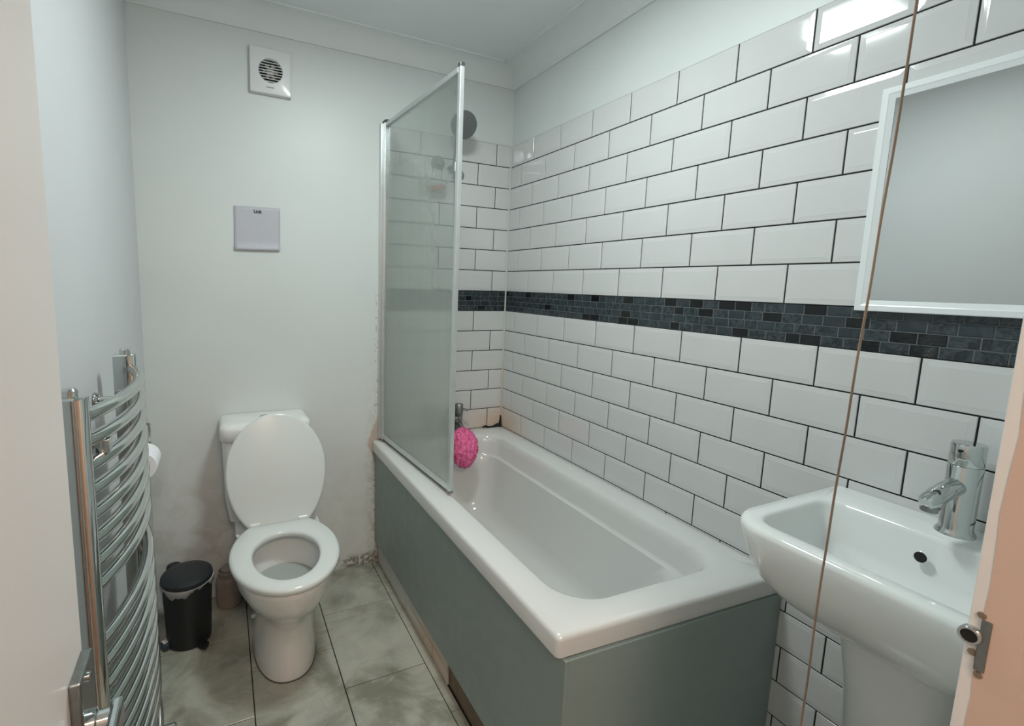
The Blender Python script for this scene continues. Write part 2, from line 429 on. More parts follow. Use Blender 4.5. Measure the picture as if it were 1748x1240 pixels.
# leaf: local y from 0 (free edge) to -.76, local x from -.040 to 0 (face)
mesh_obj('leaf', boxm(-.040, 0, -.76, 0, .008, 2.02), M['door'], door, smooth=False, bevel=.0015)
bm = bmesh.new(); box(bm, 0, .0085, -.049, -.004, .865, 1.037)
mesh_obj('handle_plate', bm, M['old_chrome'], door, smooth=False, bevel=.0018)
hl = mesh_obj('lever_handle', boxm(.024, .033, -.150, -.028, .978, 1.002), M['chrome'], door, smooth=False, bevel=.003)
bm = bmesh.new(); lathe(bm, [(0, .0115), (.006, .0115), (.007, .0085), (.019, .0085)], (.0085, -.037, .990), (1, 0, 0), 24)
mesh_obj('lever_neck', bm, M['chrome'], door)
bm = bmesh.new(); lathe(bm, [(0, .0042), (.0012, .0042), (.0018, .003)], (.0085, -.0265, 1.026), (1, 0, 0), 16)
mesh_obj('screw', bm, M['chrome'], door)

lin = bpy.data.objects.new('door_frame', None); COL.objects.link(lin); struct(lin); lin.name = 'trim_4'
mesh_obj('jamb', boxm(JX, JX+.0195, -2.50, JY, 0, 2.08), M['lining'], lin, smooth=False, bevel=.001)
# peach hall paint covers the rest of the reveal, its edge slightly ragged
bm = bmesh.new(); N = 60
L0 = []; L1 = []
for i in range(N+1):
    z = 2.08*i/N; e = JY-.0088+.0010*math.sin(i*1.7)+random.uniform(-.0006, .0006)
    L0.append((JX-.0004, e)); L1.append(z)
vs = [[bm.verts.new((JX-.0004, L0[i][1], L1[i])), bm.verts.new((JX-.0004, -2.50, L1[i])), bm.verts.new((JX+.001, L0[i][1], L1[i])), bm.verts.new((JX+.001, -2.50, L1[i]))] for i in range(N+1)]
for a, c in zip(vs, vs[1:]):
    for i, j in ((0, 1), (1, 3), (3, 2), (2, 0)): bm.faces.new((a[i], a[j], c[j], c[i]))
mesh_obj('peach_paint', bm, M['peach'], lin, smooth=False)
# strike plate with a curled lip and round keep
SZ = 1.0615
bm = bmesh.new(); box(bm, JX-.0022, JX-.0002, JY-.0155, JY-.0085, SZ-.030, SZ+.018)
sp = mesh_obj('strike_plate', bm, M['old_chrome'], lin, smooth=False, bevel=.0006)
bm = bmesh.new(); lathe(bm, [(0, .0082), (.0060, .0082), (.0070, .0075), (.0070, .0058)], (JX+.0012, JY-.0035, SZ), (-1, 0, 0), 28, caps=False)
mesh_obj('keep', bm, M['chrome'], lin)
bm = bmesh.new(); lathe(bm, [(0, .0060), (.0066, .0059)], (JX+.0012, JY-.0035, SZ), (-1, 0, 0), 24)
mesh_obj('keep_hole', bm, M['dark'], lin)
bm = bmesh.new()
for k, (yy, zz) in enumerate([(-.0080, SZ+.021), (-.0120, SZ-.034), (-.0060, SZ-.016)]):
    lathe(bm, [(0, .0035), (.0009, .003)], (JX-.0004, JY+yy, zz), (-1, 0, 0), 7)
mesh_obj('chipped_wood', bm, M['board'], lin)

# ------------------------------------------------------------------ ceiling lamps (room lamp lights and reflects in the tiles)
t = thing('ceiling_light', 'square white ceiling light above the middle of the bathroom', 'ceiling light', (LAMP[0], LAMP[1], H))
mesh_obj('base', boxm(-.125, .125, -.125, .125, -.03, 0), M['white_plastic'], t, smooth=False, bevel=.006)
mesh_obj('diffuser', boxm(-.115, .115, -.115, .115, -.075, -.03), M['lamp'], t, smooth=False, bevel=.012)
t = thing('hall_light', 'square warm ceiling light out in the hall behind the doorway', 'ceiling light', (-1.22, -3.10, H))
mesh_obj('base', boxm(-.18, .18, -.18, .18, -.02, 0), M['white_plastic'], t, smooth=False, bevel=.006)
mesh_obj('diffuser', boxm(-.17, .17, -.17, .17, -.055, -.02), M['lamp2'], t, smooth=False, bevel=.01)

# ------------------------------------------------------------------ bath
BZ = .621
bath = thing('bathtub', 'white acrylic bathtub with grey-green panels set in the tiled corner', 'bathtub')
bm = bmesh.new()
X0, X1, Y1, Y0 = -.706, -.008, -.004, -1.434
def ol(i, z, r): return rrect(X0+i, X1-i*.2, Y0+i, Y1-i*.2, (r, r, .004, .004), z, skew=-.042)
def il(x0, x1, y0, y1, r, z): return rrect(x0, x1, y0, y1, r, z, skew=-.02)
loops = [ol(.012, BZ-.050, .010), ol(0.0, BZ-.050, .012), ol(0.0, BZ-.012, .012), ol(.0025, BZ-.004, .012), ol(.008, BZ, .014),
         il(-.622, -.088, -1.366, -.085, (.115, .10, .09, .09), BZ), il(-.614, -.095, -1.358, -.092, (.11, .10, .09, .09), BZ-.004),
         il(-.606, -.102, -1.348, -.100, (.11, .10, .09, .09), BZ-.014), il(-.598, -.108, -1.335, -.106, (.11, .10, .09, .09), BZ-.04),
         il(-.592, -.114, -1.315, -.110, (.12, .10, .09, .09), BZ-.090), il(-.589, -.117, -1.308, -.112, (.12, .10, .09, .09), BZ-.098),
         il(-.583, -.126, -1.295, -.115, (.12, .11, .09, .09), BZ-.103), il(-.576, -.131, -1.27, -.118, (.13, .12, .09, .09), BZ-.14),
         il(-.560, -.152, -1.19, -.128, (.13, .12, .10, .10), BZ-.24), il(-.545, -.168, -1.12, -.140, (.13, .13, .10, .10), BZ-.32),
         il(-.530, -.182, -1.08, -.155, (.12, .12, .10, .10), BZ-.355), il(-.50, -.212, -1.03, -.185, (.10, .10, .09, .09), BZ-.375),
         il(-.45, -.26, -.95, -.25, (.08, .08, .08, .08), BZ-.380)]
loft(bm, loops, False, True)
tub = mesh_obj('tub', bm, M['acrylic'], bath, auto=50)
bm = bmesh.new(); lathe(bm, [(0, .026), (.003, .026), (.005, .020), (.004, .008), (.006, .006)], (-.355, -.30, BZ-.380), (0, 0, 1), 24)
mesh_obj('drain', bm, M['chrome'], bath)
bm = bmesh.new(); lathe(bm, [(0, .030), (.005, .030), (.008, .024), (.008, .001)], (-.355, -.112, BZ-.115), (0, -1, 0.1), 24)
mesh_obj('overflow_cover', bm, M['chrome'], bath)

pan = mesh_obj('bath_panel', boxm(-.693, -.683, -1.446, -.003, .116, BZ-.052), M['panel'], smooth=False, bevel=.001)
pan.parent = bath; pan.name = 'side_panel'; pan['label'] = 'long grey-green panel down the side' 
bm = bmesh.new(); vs = box(bm, -.683, -.008, -1.446, -1.434, .004, BZ-.052)
for v in bm.verts: v.co.y += -.036*(v.co.x+.683)/.675
o = mesh_obj('bath_panel', bm, M['panel'], smooth=False, bevel=.001)
o.parent = bath; o.name = 'end_panel'; o['label'] = 'grey-green panel closing the near end' 
pl = thing('bath_plinth', 'low plinth of white tiles under the long bathtub panel, its near end bare board', 'plinth', (-.673, -.7, 0))
mesh_obj('backing_board', boxm(-.668+.673, -.650+.673, -1.43+.7, -.005+.7, .002, .18), M['board'], pl, smooth=False)
e = [-.004, -.036, -.232, -.432, -.628, -.833]
for a, c in zip(e, e[1:]):
    bm = bmesh.new(); box(bm, -.676+.673, -.669+.673, c+.7+.001, a+.7-.001, .003, .1145)
    mesh_obj('plinth_tile', bm, M['tile'], pl, smooth=False, bevel=.0012)

# ------------------------------------------------------------------ shower screen (hinged at the back wall, swung slightly inward)
SX, SY = -.663, -.014
scr = thing('shower_screen', 'glass shower screen with aluminium frame standing on the bathtub rim', 'shower screen', (SX, SY, BZ+.006))
ang = math.atan2(.043, .69); scr.rotation_euler = (0, 0, ang)
SL, SH = .69, 1.424
mesh_obj('glass_pane', boxm(-.0025, .0025, -SL+.012, -.030, .020, SH-.012), M['glass'], scr, smooth=False)
def frame_bar(name, x0, x1, y0, y1, z0, z1, m=M['alu'], bv=.0025): return mesh_obj(name, boxm(x0, x1, y0, y1, z0, z1), m, scr, smooth=False, bevel=bv)
frame_bar('hinge_post', -.011, .011, -.032, -.006, 0.006, SH)
frame_bar('free_edge_post', -.008, .008, -SL, -SL+.017, 0.004, SH)
frame_bar('top_rail', -.008, .008, -SL+.017, -.030, SH-.018, SH-.001)
frame_bar('bottom_rail', -.008, .008, -SL+.017, -.030, 0.010, .030)
frame_bar('bottom_seal', -.005, .005, -SL+.014, -.020, 0.001, .0105, M['seal'], .001)
frame_bar('corner_cap', -.009, .009, -SL-.001, -SL+.018, SH-.004, SH+.010, M['old_chrome'], .003)
frame_bar('corner_cap', -.0095, .0095, -SL-.001, -SL+.018, 0.001, .012, M['old_chrome'], .003)
frame_bar('hinge_cap', -.012, .012, -.046, -.006, SH, SH+.009, M['seal'], .003)
bm = bmesh.new()
for k in range(3): box(bm, -.0031, -.0026, -SL+.044+k*.008, -SL+.046+k*.008, SH-.075+.004*(k == 1), SH-.058)
mesh_obj('etched_mark', bm, M['seal'], scr, smooth=False)
wc = mesh_obj('wall_channel', boxm(-.018, .016, -.0065, .0135, .004, SH+.002), M['alu'], scr, smooth=False, bevel=.001)

# ------------------------------------------------------------------ shower set on the back wall
sh = thing('hand_shower', 'grey round hand shower on wall holder behind the glass screen', 'shower', (-.338, -.010, 1.90))
bm = bmesh.new()
hc = Vector((.0, -.13, .165)); hd_ = Vector((-.15, -.90, -.42)).normalized()
lathe(bm, [(-.030, .012), (-.020, .035), (-.008, .056), (.0, .060), (.004, .059), (.005, .054)], hc, hd_, 36)
head = mesh_obj('head', bm, M['grey_plastic'], sh)
bm = bmesh.new()
u_ = hd_.orthogonal().normalized(); v_ = hd_.cross(u_)
for r, n in ((.012, 6), (.026, 12), (.040, 18)):
    for k in range(n):
        a = 2*math.pi*k/n; p = hc+hd_*.005+u_*r*math.cos(a)+v_*r*math.sin(a)
        lathe(bm, [(0, .0016), (.0015, .0012)], p, hd_, 6)
mesh_obj('nozzles', bm, M['seal'], head)
bm = bmesh.new(); tube(bm, [hc-hd_*.026, (0, -.085, .155), (0, -.062, .10), (0, -.052, .03), (0, -.050, -.045)], [.012, .013, .012, .011, .009], 16)
mesh_obj('handle', bm, M['grey_plastic'], sh)
bm = bmesh.new(); lathe(bm, [(0, .018), (.006, .018), (.010, .015), (.040, .013)], (0, 0, 0), (0, -1, 0), 24)
lathe(bm, [(-.02, .017), (.02, .015)], (0, -.050, 0), (0, 0, 1), 24)
mesh_obj('wall_holder', bm, M['old_chrome'], sh)
bm = bmesh.new(); hp = []
for k in range(40):
    t = k/39; hp.append((.004+.006*t, -.050-.006*math.sin(t*math.pi), -.045-1.06*t))
tube(bm, hp, .0055, 10); hose = mesh_obj('hose', bm, M['old_chrome'], sh)

M['clear_grey'] = simple('clear_grey', (.42, .45, .44), .2, var=.3, scale=120, trans=.4)
cad = thing('suction_caddy', 'clear suction soap cup stuck on the back wall tiles behind the screen', 'soap holder', (-.405, -.011, 1.90))
bm = bmesh.new(); lathe(bm, [(0, .034), (.003, .034), (.010, .020), (.018, .012), (.024, .012)], (0, 0, .02), (0, -1, 0), 28)
mesh_obj('suction_cup', bm, M['clear_grey'], cad)
bm = bmesh.new(); lathe(bm, [(0, .024), (.003, .024), (.010, .016), (.020, .009)], (.115, .003, -.02), (0, -1, 0), 28)
mesh_obj('suction_cup', bm, M['clear_grey'], cad)
bm = bmesh.new()
loft(bm, [[(x*s_-.035*(1-z_/-.11)*0-.02*(-z_/.11), -.012+y*s_-.025, z_) for x, y, _ in rrect(-.045, .045, -.022, .022, .015, 0)] for z_, s_ in ((-.02, .9), (-.05, 1.0), (-.10, .95), (-.115, .7))], False, True)
M['clear'] = simple('clear_plastic', (.90, .93, .92), .06, trans=.96)
cup = mesh_obj('cup', bm, M['clear'], cad)
soap = mesh_obj('soap_bar', boxm(-.034, .034, -.013, .013, -.011, .011), M['orange'], smooth=False, bevel=.006)
soap.location = (-.425, -.052, 1.802); soap.rotation_euler = (0, math.radians(-14), 0)
tag(soap, 'small orange soap bar in the clear cup behind the screen', 'soap')

# ------------------------------------------------------------------ bath mixer tap + pink pouf
tp = thing('bath_mixer_tap', 'chrome bath mixer tap on the far rim of the bathtub', 'tap', (-.345, -.048, BZ))
bm = bmesh.new(); tube(bm, [(-.085, 0, .075), (-.04, 0, .078), (.04, 0, .078), (.068, 0, .078)], .019, 20)
mesh_obj('body', bm, M['old_chrome'], tp)
for sx in (-.09, .068):
    bm = bmesh.new(); lathe(bm, [(0, .026), (.005, .026), (.010, .019), (.06, .018), (.10, .019)], (sx, 0, 0), (0, 0, 1), 24); mesh_obj('pillar', bm, M['old_chrome'], tp)
    bm = bmesh.new(); lathe(bm, [(.100, .017), (.106, .0215), (.150, .0215), (.155, .018)], (sx, 0, 0), (0, 0, 1), 24)
    tube(bm, [(sx+.015, -.008, .128), (sx+.044, -.018, .122)], .006, 10); mesh_obj('tap_handle', bm, M['old_chrome'], tp)
bm = bmesh.new(); tube(bm, [(-.012, -.012, .075), (-.012, -.035, .078), (-.012, -.065, .070), (-.012, -.078, .050)], [.017, .016, .015, .014], 18)
mesh_obj('spout', bm, M['old_chrome'], tp)

pf = thing('bath_pouf', 'bright pink net bath pouf hanging from the bath tap', 'bath sponge', (-.322, -.205, .602))
bm = bmesh.new(); R = 44; S = 66
rg = []
for i in range(R+1):
    th = math.pi*i/R; L = []
    for j in range(S):
        ph = 2*math.pi*j/S
        ru = random.uniform(-.75, .75)+.5*math.sin(9*ph+3*math.sin(5*th))*math.sin(8*th+2*math.sin(3*ph))+.35*math.sin(17*ph+6*th)*math.sin(th)
        r = 1+.11*ru+.04*math.sin(4*ph+th*3)
        L.append((.064*r*math.sin(th)*math.cos(ph), .056*r*math.sin(th)*math.sin(ph), .092*r*math.cos(th)-.012*math.sin(th)*math.cos(ph)))
    rg.append(L)
loft(bm, rg[1:-1], True, True); mesh_obj('net_ball', bm, M['pink'], pf, auto=180)
bm = bmesh.new(); tube(bm, [(0, 0, .085), (.005, .03, .105), (.004, .075, .120), (-.004, .098, .108), (-.006, .085, .100), (-.002, .04, .095), (0, 0, .085)], .0016, 6)
mesh_obj('hanging_loop', bm, M['ink'], pf)

# ------------------------------------------------------------------ toilet
TX = -1.157
to = thing('toilet', 'white close-coupled toilet with its lid up against the back wall', 'toilet', (TX, 0, 0))
bm = bmesh.new()
E = lambda z, hw, yc, lf, lr, p=2.0, pr=2.4: egg(0, yc, hw, lf, lr, z, p=p, pr=pr)
loft(bm, [E(0, .108, -.38, .222, .20, 2.3), E(.012, .110, -.38, .224, .20, 2.3), E(.05, .106, -.38, .220, .20, 2.3), E(.12, .101, -.38, .214, .20, 2.3), E(.19, .104, -.385, .222, .20, 2.2),
          E(.25, .122, -.40, .250, .20), E(.30, .146, -.44, .262, .21), E(.345, .163, -.46, .270, .215), E(.385, .171, -.468, .272, .22), E(.400, .172, -.47, .272, .22), E(.405, .168, -.47, .268, .216),
          E(.405, .130, -.49, .212, .165, 2, 2), E(.398, .124, -.49, .206, .16, 2, 2), E(.36, .130, -.49, .212, .165, 2, 2), E(.30, .118, -.49, .195, .15, 2, 2),
          E(.24, .085, -.47, .150, .115, 2, 2), E(.19, .060, -.45, .10, .085, 2, 2), E(.14, .045, -.43, .07, .06, 2, 2)], True, True)
pan_ = mesh_obj('bowl', bm, M['ceramic'], to, auto=50)
bm = bmesh.new(); loft(bm, [E(-.0005, .1115, -.38, .2255, .20, 2.3), E(.0025, .1112, -.38, .2252, .20, 2.3), E(.0035, .108, -.38, .222, .20, 2.3)], True, True)
mesh_obj('base_grime_ring', bm, M['seal'], to)  # added thin dark ring for the grimy gap line around the foot
bm = bmesh.new(); loft(bm, [E(.289, .1135, -.489, .188, .144, 2, 2), E(.2905, .1135, -.489, .188, .144, 2, 2)], True, True)
mesh_obj('water', bm, M['water'], pan_)
bm = bmesh.new(); loft(bm, [rrect(-.10, .10, -.30, -.02, .03, z) for z in (.0, .22)]+[rrect(-.155, .155, -.30, -.02, .03, z) for z in (.33, .398)], True, True)
mesh_obj('rear_plinth', bm, M['ceramic'], to, auto=50)
# seat ring
S0 = .412
def ring_prof(z, o_, i_): return E(z, .178+o_, -.487, .262+o_, .19+o_, 2.1, 2.9), E(z, .112-i_, -.515, .176-i_, .150-i_, 2.05, 2.2)
def shield(d, z, y0=-.295, hinge=.112, hw=.181, yc=-.500, yf=-.752, n=72):
    """seat / lid outline: rounded front, widest at yc, narrowing to a straight hinge edge at y0; d grows it outward"""
    P = []; nf, nr = n//2, n//4-2
    for i in range(nf+1):                                   # front half, left to right
        a = math.pi+math.pi*i/nf; P.append((math.cos(a)*(hw+d), yc+math.sin(a)*(yc-yf+d), z))
    am = math.acos(hinge/hw)
    R_ = [((hw+d)*math.cos(am*k/nr)-(0), yc+(y0+d-yc)*(math.sin(am*k/nr)/math.sin(am)), z) for k in range(1, nr+1)]
    P += R_
    e = R_[-1]; m = 7
    P += [(e[0]*(1-2*k/m), e[1], z) for k in range(1, m)]
    P += [(-x, y, z_) for x, y, z_ in reversed(R_)]
    return P
def hole(d, z, n):
    # same vertex count and angular order as shield()
    O = shield(0, z); P = []
    for x, y, _ in O:
        a = math.atan2(y+.520, x); c, s_ = math.cos(a), math.sin(a)
        rx, ry = .109-d, (.170 if s_ < 0 else .140)-d
        k = 1/math.sqrt((c/rx)**2+(s_/ry)**2); P.append((c*k, -.520+s_*k, z))
    return P
bm = bmesh.new()
out = [(0, -.004), (.004, 0), (.015, 0), (.020, -.0035), (.0235, -.011)]
inn = [(.0235, -.010), (.0205, -.003), (.015, 0), (.003, 0), (0.0, -.003)]
L = [shield(d, S0+dz) for dz, d in out]+[hole(d, S0+dz, 0) for dz, d in inn]
L.append(L[0]); loft(bm, L); bmesh.ops.remove_doubles(bm, verts=bm.verts[:], dist=1e-5)
mesh_obj('seat', bm, M['seat_plastic'], to, auto=50)
# lid: the same outline, hinge edge at its origin, stood up against the cistern
bm = bmesh.new()
P = lambda d, z: [(x, y+.295, z_) for x, y, z_ in shield(d, z, hw=.184, yf=-.722)]
loft(bm, [P(-.010, .0), P(-.003, .002), P(0, .006), P(0, .012), P(-.002, .0155), P(-.006, .017), P(-.0105, .0165), P(-.014, .0135), P(-.05, .0130)], True, True)
ld = mesh_obj('lid', bm, M['seat_plastic'], to, auto=40)
ld.location = (0.0, -.302, .428); ld.rotation_euler = (math.radians(-101), 0, 0)
for sx in (-.088, .088):
    bm = bmesh.new(); tube(bm, [(sx-.016, -.293, .437), (sx+.016, -.293, .437)], .011, 16); lathe(bm, [(.398, .012), (.437, .010)], (sx, -.293, 0), (0, 0, 1), 16)
    mesh_obj('hinge', bm, M['seat_plastic'], to)
bm = bmesh.new()
loft(bm, [rrect(-.145-.028, .145-.028, -.165, -.006, .035, .399), rrect(-.160-.028, .160-.028, -.175, -.006, .04, .50), rrect(-.164-.028, .164-.028, -.178, -.006, .04, .731)], True, True)
mesh_obj('cistern', bm, M['ceramic'], to, auto=50)
bm = bmesh.new(); C_ = lambda i, z: rrect(-.172-.028+i, .172-.028-i, -.186+i, -.004, (.045, .045, .006, .006), z)
loft(bm, [C_(.004, .733), C_(0, .738), C_(0, .780), C_(.004, .792), C_(.014, .799), C_(.03, .802)], True, True)
cl = mesh_obj('cistern_lid', bm, M['ceramic'], to, auto=50)
bm = bmesh.new(); lathe(bm, [(0, .022), (.004, .022), (.006, .019), (.006, .001)], (-.028, -.09, .802), (0, 0, 1), 24)
mesh_obj('flush_button', bm, M['chrome'], to)
for sx in (-.107, .107):
    bm = bmesh.new(); lathe(bm, [(0, .008), (.006, .007), (.009, .002)], (sx*.97, -.33, .09), (sx, -.2, .2), 14); mesh_obj('bolt_cap', bm, M['seat_plastic'], to)

# ------------------------------------------------------------------ bin, brush tub, block
BX, BY = -1.482, -.235
bn = thing('pedal_bin', 'black pedal bin with a grey bag over its rim beside the toilet', 'bin', (BX, BY, 0))
bm = bmesh.new(); lathe(bm, [(0, .070), (.004, .074), (.012, .075), (.14, .0795), (.235, .084), (.245, .083)], (0, 0, 0), (0, 0, 1), 48)
mesh_obj('body', bm, M['black'], bn)
bm = bmesh.new(); lathe(bm, [(.246, .086), (.252, .088), (.262, .086), (.268, .075), (.271, .05), (.272, .001)], (0, .004, 0), (0, 0, 1), 48)
ldb = mesh_obj('lid', bm, M['lid_black'], bn); ldb.location = (0, 0, .004); ldb.rotation_euler = (math.radians(2), 0, 0)
bm = bmesh.new(); A = []; Bq = []; D_ = []
for k in range(72):
    a = 2*math.pi*k/72; wv = .012*math.sin(3*a+1)+.006*math.sin(11*a)+.003*math.sin(23*a)
    A.append((.0835*math.cos(a), .0835*math.sin(a), .2485)); Bq.append((.0905*math.cos(a), .0905*math.sin(a), .2475-abs(.003*math.sin(17*a))))
    D_.append(((.0885+.002*math.sin(13*a))*math.cos(a), (.0885+.002*math.sin(13*a))*math.sin(a), .229-wv))
loft(bm, [A, Bq, D_]); ln = mesh_obj('liner', bm, M['liner'], bn)
sm = ln.modifiers.new('solid', 'SOLIDIFY'); sm.thickness = .0008
bm = bmesh.new(); lathe(bm, [(0, .026), (.03, .027), (.040, .024), (.045, .012)], (-.048, .078, .225), (0, 0, 1), 24); mesh_obj('lid_hinge', bm, M['black'], bn)
bm = bmesh.new(); tube(bm, [(.030, -.055, .012), (.050, -.082, .014), (.060, -.098, .020)], [.013, .016, .014], 14, flat=.45); mesh_obj('pedal', bm, M['black'], bn)
tb = thing('toilet_brush_tub', 'small murky plastic tub on the floor between the bin and toilet', 'tub', (-1.342, -.068, 0))
bm = bmesh.new(); lathe(bm, [(0, .044), (.004, .049), (.02, .051), (.10, .051), (.118, .047), (.128, .040), (.150, .041), (.152, .036), (.13, .034)], (0, 0, 0), (0, 0, 1), 36)
mesh_obj('tub', bm, M['holder'], tb)
bm = bmesh.new(); lathe(bm, [(.126, .035), (.160, .030), (.172, .012), (.175, .001)], (0, 0, 0), (0, 0, 1), 24); mesh_obj('stopper', bm, M['holder'], tb)
bk = thing('small_block', 'tiny dark block with a white top on the floor below the bin', 'block', (-1.555, -.262, 0))
bk.rotation_euler = (0, 0, .5)
mesh_obj('base', boxm(-.017, .017, -.017, .017, 0, .024), M['block_blue'], bk, smooth=False, bevel=.003)
mesh_obj('top', boxm(-.013, .006, -.006, .014, .0245, .030), M['white_plastic'], bk, smooth=False, bevel=.001)

# ------------------------------------------------------------------ towel radiator
rd = thing('towel_radiator', 'tall chrome ladder towel radiator on the left wall beside the door', 'radiator', (-1.54, -1.015, 0))
PY = (-.245, .245)
def post_loop(z, i=0.0):
    P = []
    # D section: flat back to the wall, rounded front toward the room
    w2 = .0180-i
    for k in range(17):
        a = -math.pi/2+math.pi*k/16
        ca, sa = math.cos(a), math.sin(a)
        P.append((-.010+.022*math.copysign(abs(ca)**.8, ca), w2*math.copysign(abs(sa)**.75, sa), z))
    P += [(-.035, w2*.98, z), (-.035, -w2*.98, z)]
    return P
for py in PY:
    bm = bmesh.new(); loft(bm, [[(x, y+py, z) for x, y, z in post_loop(zz, i)] for zz, i in ((.13, .003), (.133, 0), (1.167, 0), (1.170, .003))], True, True)
    ps = mesh_obj('post', bm, M['chrome'], rd, auto=40)
    bm = bmesh.new(); lathe(bm, [(1.170, .0115), (1.181, .0115), (1.184, .009)], (-.012, py, 0), (0, 0, 1), 24); mesh_obj('cap', bm, M['chrome'], ps)
zs = [1.135-.042*k for k in range(8)]+[.739-.0436*k for k in range(9)]+[.281-.0436*k for k in range(3)]
bar0 = None
for z in zs:
    if bar0 is None:
        bm = bmesh.new(); pts = []
        for k in range(25):
            t = k/24; pts.append((.000+.041*(1-(2*t-1)**2)**.9, -.243+.486*t, 0))
        tube(bm, pts, .0112, 16)
        bar0 = mesh_obj('bar', bm, M['chrome'], rd); bar0.location = (0, 0, z)
    else:
        c = bar0.copy(); COL.objects.link(c); c.parent = rd; c.location = (0, 0, z)
for py in (-.190, .190):
    for z in (1.072, .33):
        bm = bmesh.new(); tube(bm, [(-.069, py, z), (.008, py, z)], .006, 14)
        lathe(bm, [(0, .018), (.004, .018), (.010, .012)], (-.069, py, z), (1, 0, 0), 20)
        box(bm, .006, .028, py-.012, py+.012, z-.012, z+.012)
        mesh_obj('wall_bracket', bm, M['chrome'], rd, auto=40, bevel=.003)
for py in PY:
    bm = bmesh.new(); tube(bm, [(0, py, .132), (0, py, .105), (0, py, .080)], .010, 14)
    lathe(bm, [(-.012, .014), (.020, .014), (.024, .018), (.052, .018), (.056, .014)], (0, py, .105), (1, 0, 0), 20)
    lathe(bm, [(.001, .008), (.085, .008)], (0, py, 0), (0, 0, 1), 14)
    mesh_obj('valve', bm, M['chrome'], rd)

# ------------------------------------------------------------------ toilet roll and holder on the left wall
rh = thing('toilet_roll_holder', 'chrome toilet roll holder on the left wall just past the radiator', 'toilet roll holder', (-1.61, -.50, .905))
mesh_obj('wall_plate', boxm(.0, .008, -.03, .03, -.03, .025), M['chrome'], rh, smooth=False, bevel=.002)
bm = bmesh.new(); box(bm, .008, .070, -.086, -.078, .012, .022); box(bm, .008, .016, -.086, .02, .012, .022); box(bm, .062, .070, -.086, -.068, -.004, .022)
mesh_obj('hook_arm', bm, M['chrome'], rh, smooth=False, bevel=.001)
bm = bmesh.new(); tube(bm, [(.060, .055, .0), (.060, .055, -.083), (.060, .050, -.088), (.060, -.065, -.088)], .004, 10); tube(bm, [(.004, .02, .0), (.060, .055, .0)], .004, 10)
mesh_obj('spindle', bm, M['chrome'], rh)
rl = thing('toilet_roll', 'white toilet roll hanging on the holder beside the radiator', 'toilet roll', (-1.562, -.510, .806))
bm = bmesh.new(); lathe(bm, [(-.05, .022), (-.05, .040), (-.048, .042), (.048, .042), (.05, .040), (.05, .022)], (0, 0, 0), (0, 1, 0), 48, caps=False)
mesh_obj('tissue', bm, M['roll'], rl)
bm = bmesh.new(); lathe(bm, [(-.0502, .0225), (-.0502, .0205), (.0502, .0205), (.0502, .0225)], (0, 0, 0), (0, 1, 0), 40, caps=False)
mesh_obj('tube', bm, M['tube'], rl)

# ------------------------------------------------------------------ extractor fan
fn = thing('extractor_fan', 'square white extractor fan with round slatted grille high on the back wall', 'extractor fan', (-1.130, 0, 2.173))
fn.rotation_euler = (0, math.radians(.4), 0)
bm = bmesh.new(); R_ = .046; N = 48
# face plate with a round hole
def sq(n, hw, y, hh=None):
    P = []
    for i in range(n):
        a = 2*math.pi*i/n; c, s = math.cos(a), math.sin(a); k = max(abs(c), abs(s)); P.append((c/k*hw, y, s/k*(hh or hw)-.0))
    return P
cz0 = .002
cr = lambda r, y: [(r*math.cos(2*math.pi*i/N), y, cz0+r*math.sin(2*math.pi*i/N)) for i in range(N)]
loft(bm, [sq(N, .0765, 0, .0845), sq(N, .0765, -.018, .0845), sq(N, .0745, -.0215, .0825), sq(N, .070, -.0225, .078), cr(R_, -.0235), cr(R_-.002, -.0215), cr(R_-.002, -.002)], False, False)
cas = mesh_obj('casing', bm, M['white_plastic'], fn, auto=30)
bm = bmesh.new(); lathe(bm, [(0, R_-.002), (.001, R_-.002)], (0, -.001, cz0), (0, -1, 0), N); mesh_obj('duct', bm, M['dark'], fn)
bm = bmesh.new()
for k in range(9):
    z = cz0-.040+.010*k; hw = math.sqrt(max(1e-6, (R_-.002)**2-(z-cz0)**2)); box(bm, -hw, hw, -.0232, -.019, z-.0011, z+.0011)
mesh_obj('grille_slats', bm, M['white_plastic'], fn, smooth=False)
bm = bmesh.new(); lathe(bm, [(.003, .016), (.012, .015), (.015, .008), (.016, .001)], (0, 0, cz0), (0, -1, 0), 24)
for k in range(6):
    a = 2*math.pi*k/6
    d = Vector((math.cos(a), 0, math.sin(a))); q = Vector((-math.sin(a), -.5, math.cos(a))).normalized(); c = Vector((0, -.008, cz0))
    vs = [bm.verts.new(c+d*r_+q*w_) for r_, w_ in ((.012, -.006), (.028, -.008), (.028, .008), (.012, .006))]; bm.faces.new(vs)
M['fan_imp'] = simple('fan_impeller', (.55, .54, .48), .35)
imp = mesh_obj('impeller', bm, M['fan_imp'], fn); s_ = imp.modifiers.new('s', 'SOLIDIFY'); s_.thickness = .001
bm = bmesh.new()
for k in range(7): box(bm, -.016+.0042*k, -.0132+.0042*k, -.0236, -.0228, -.062, -.0585)
mesh_obj('maker_mark', bm, M['ink'], fn, smooth=False)

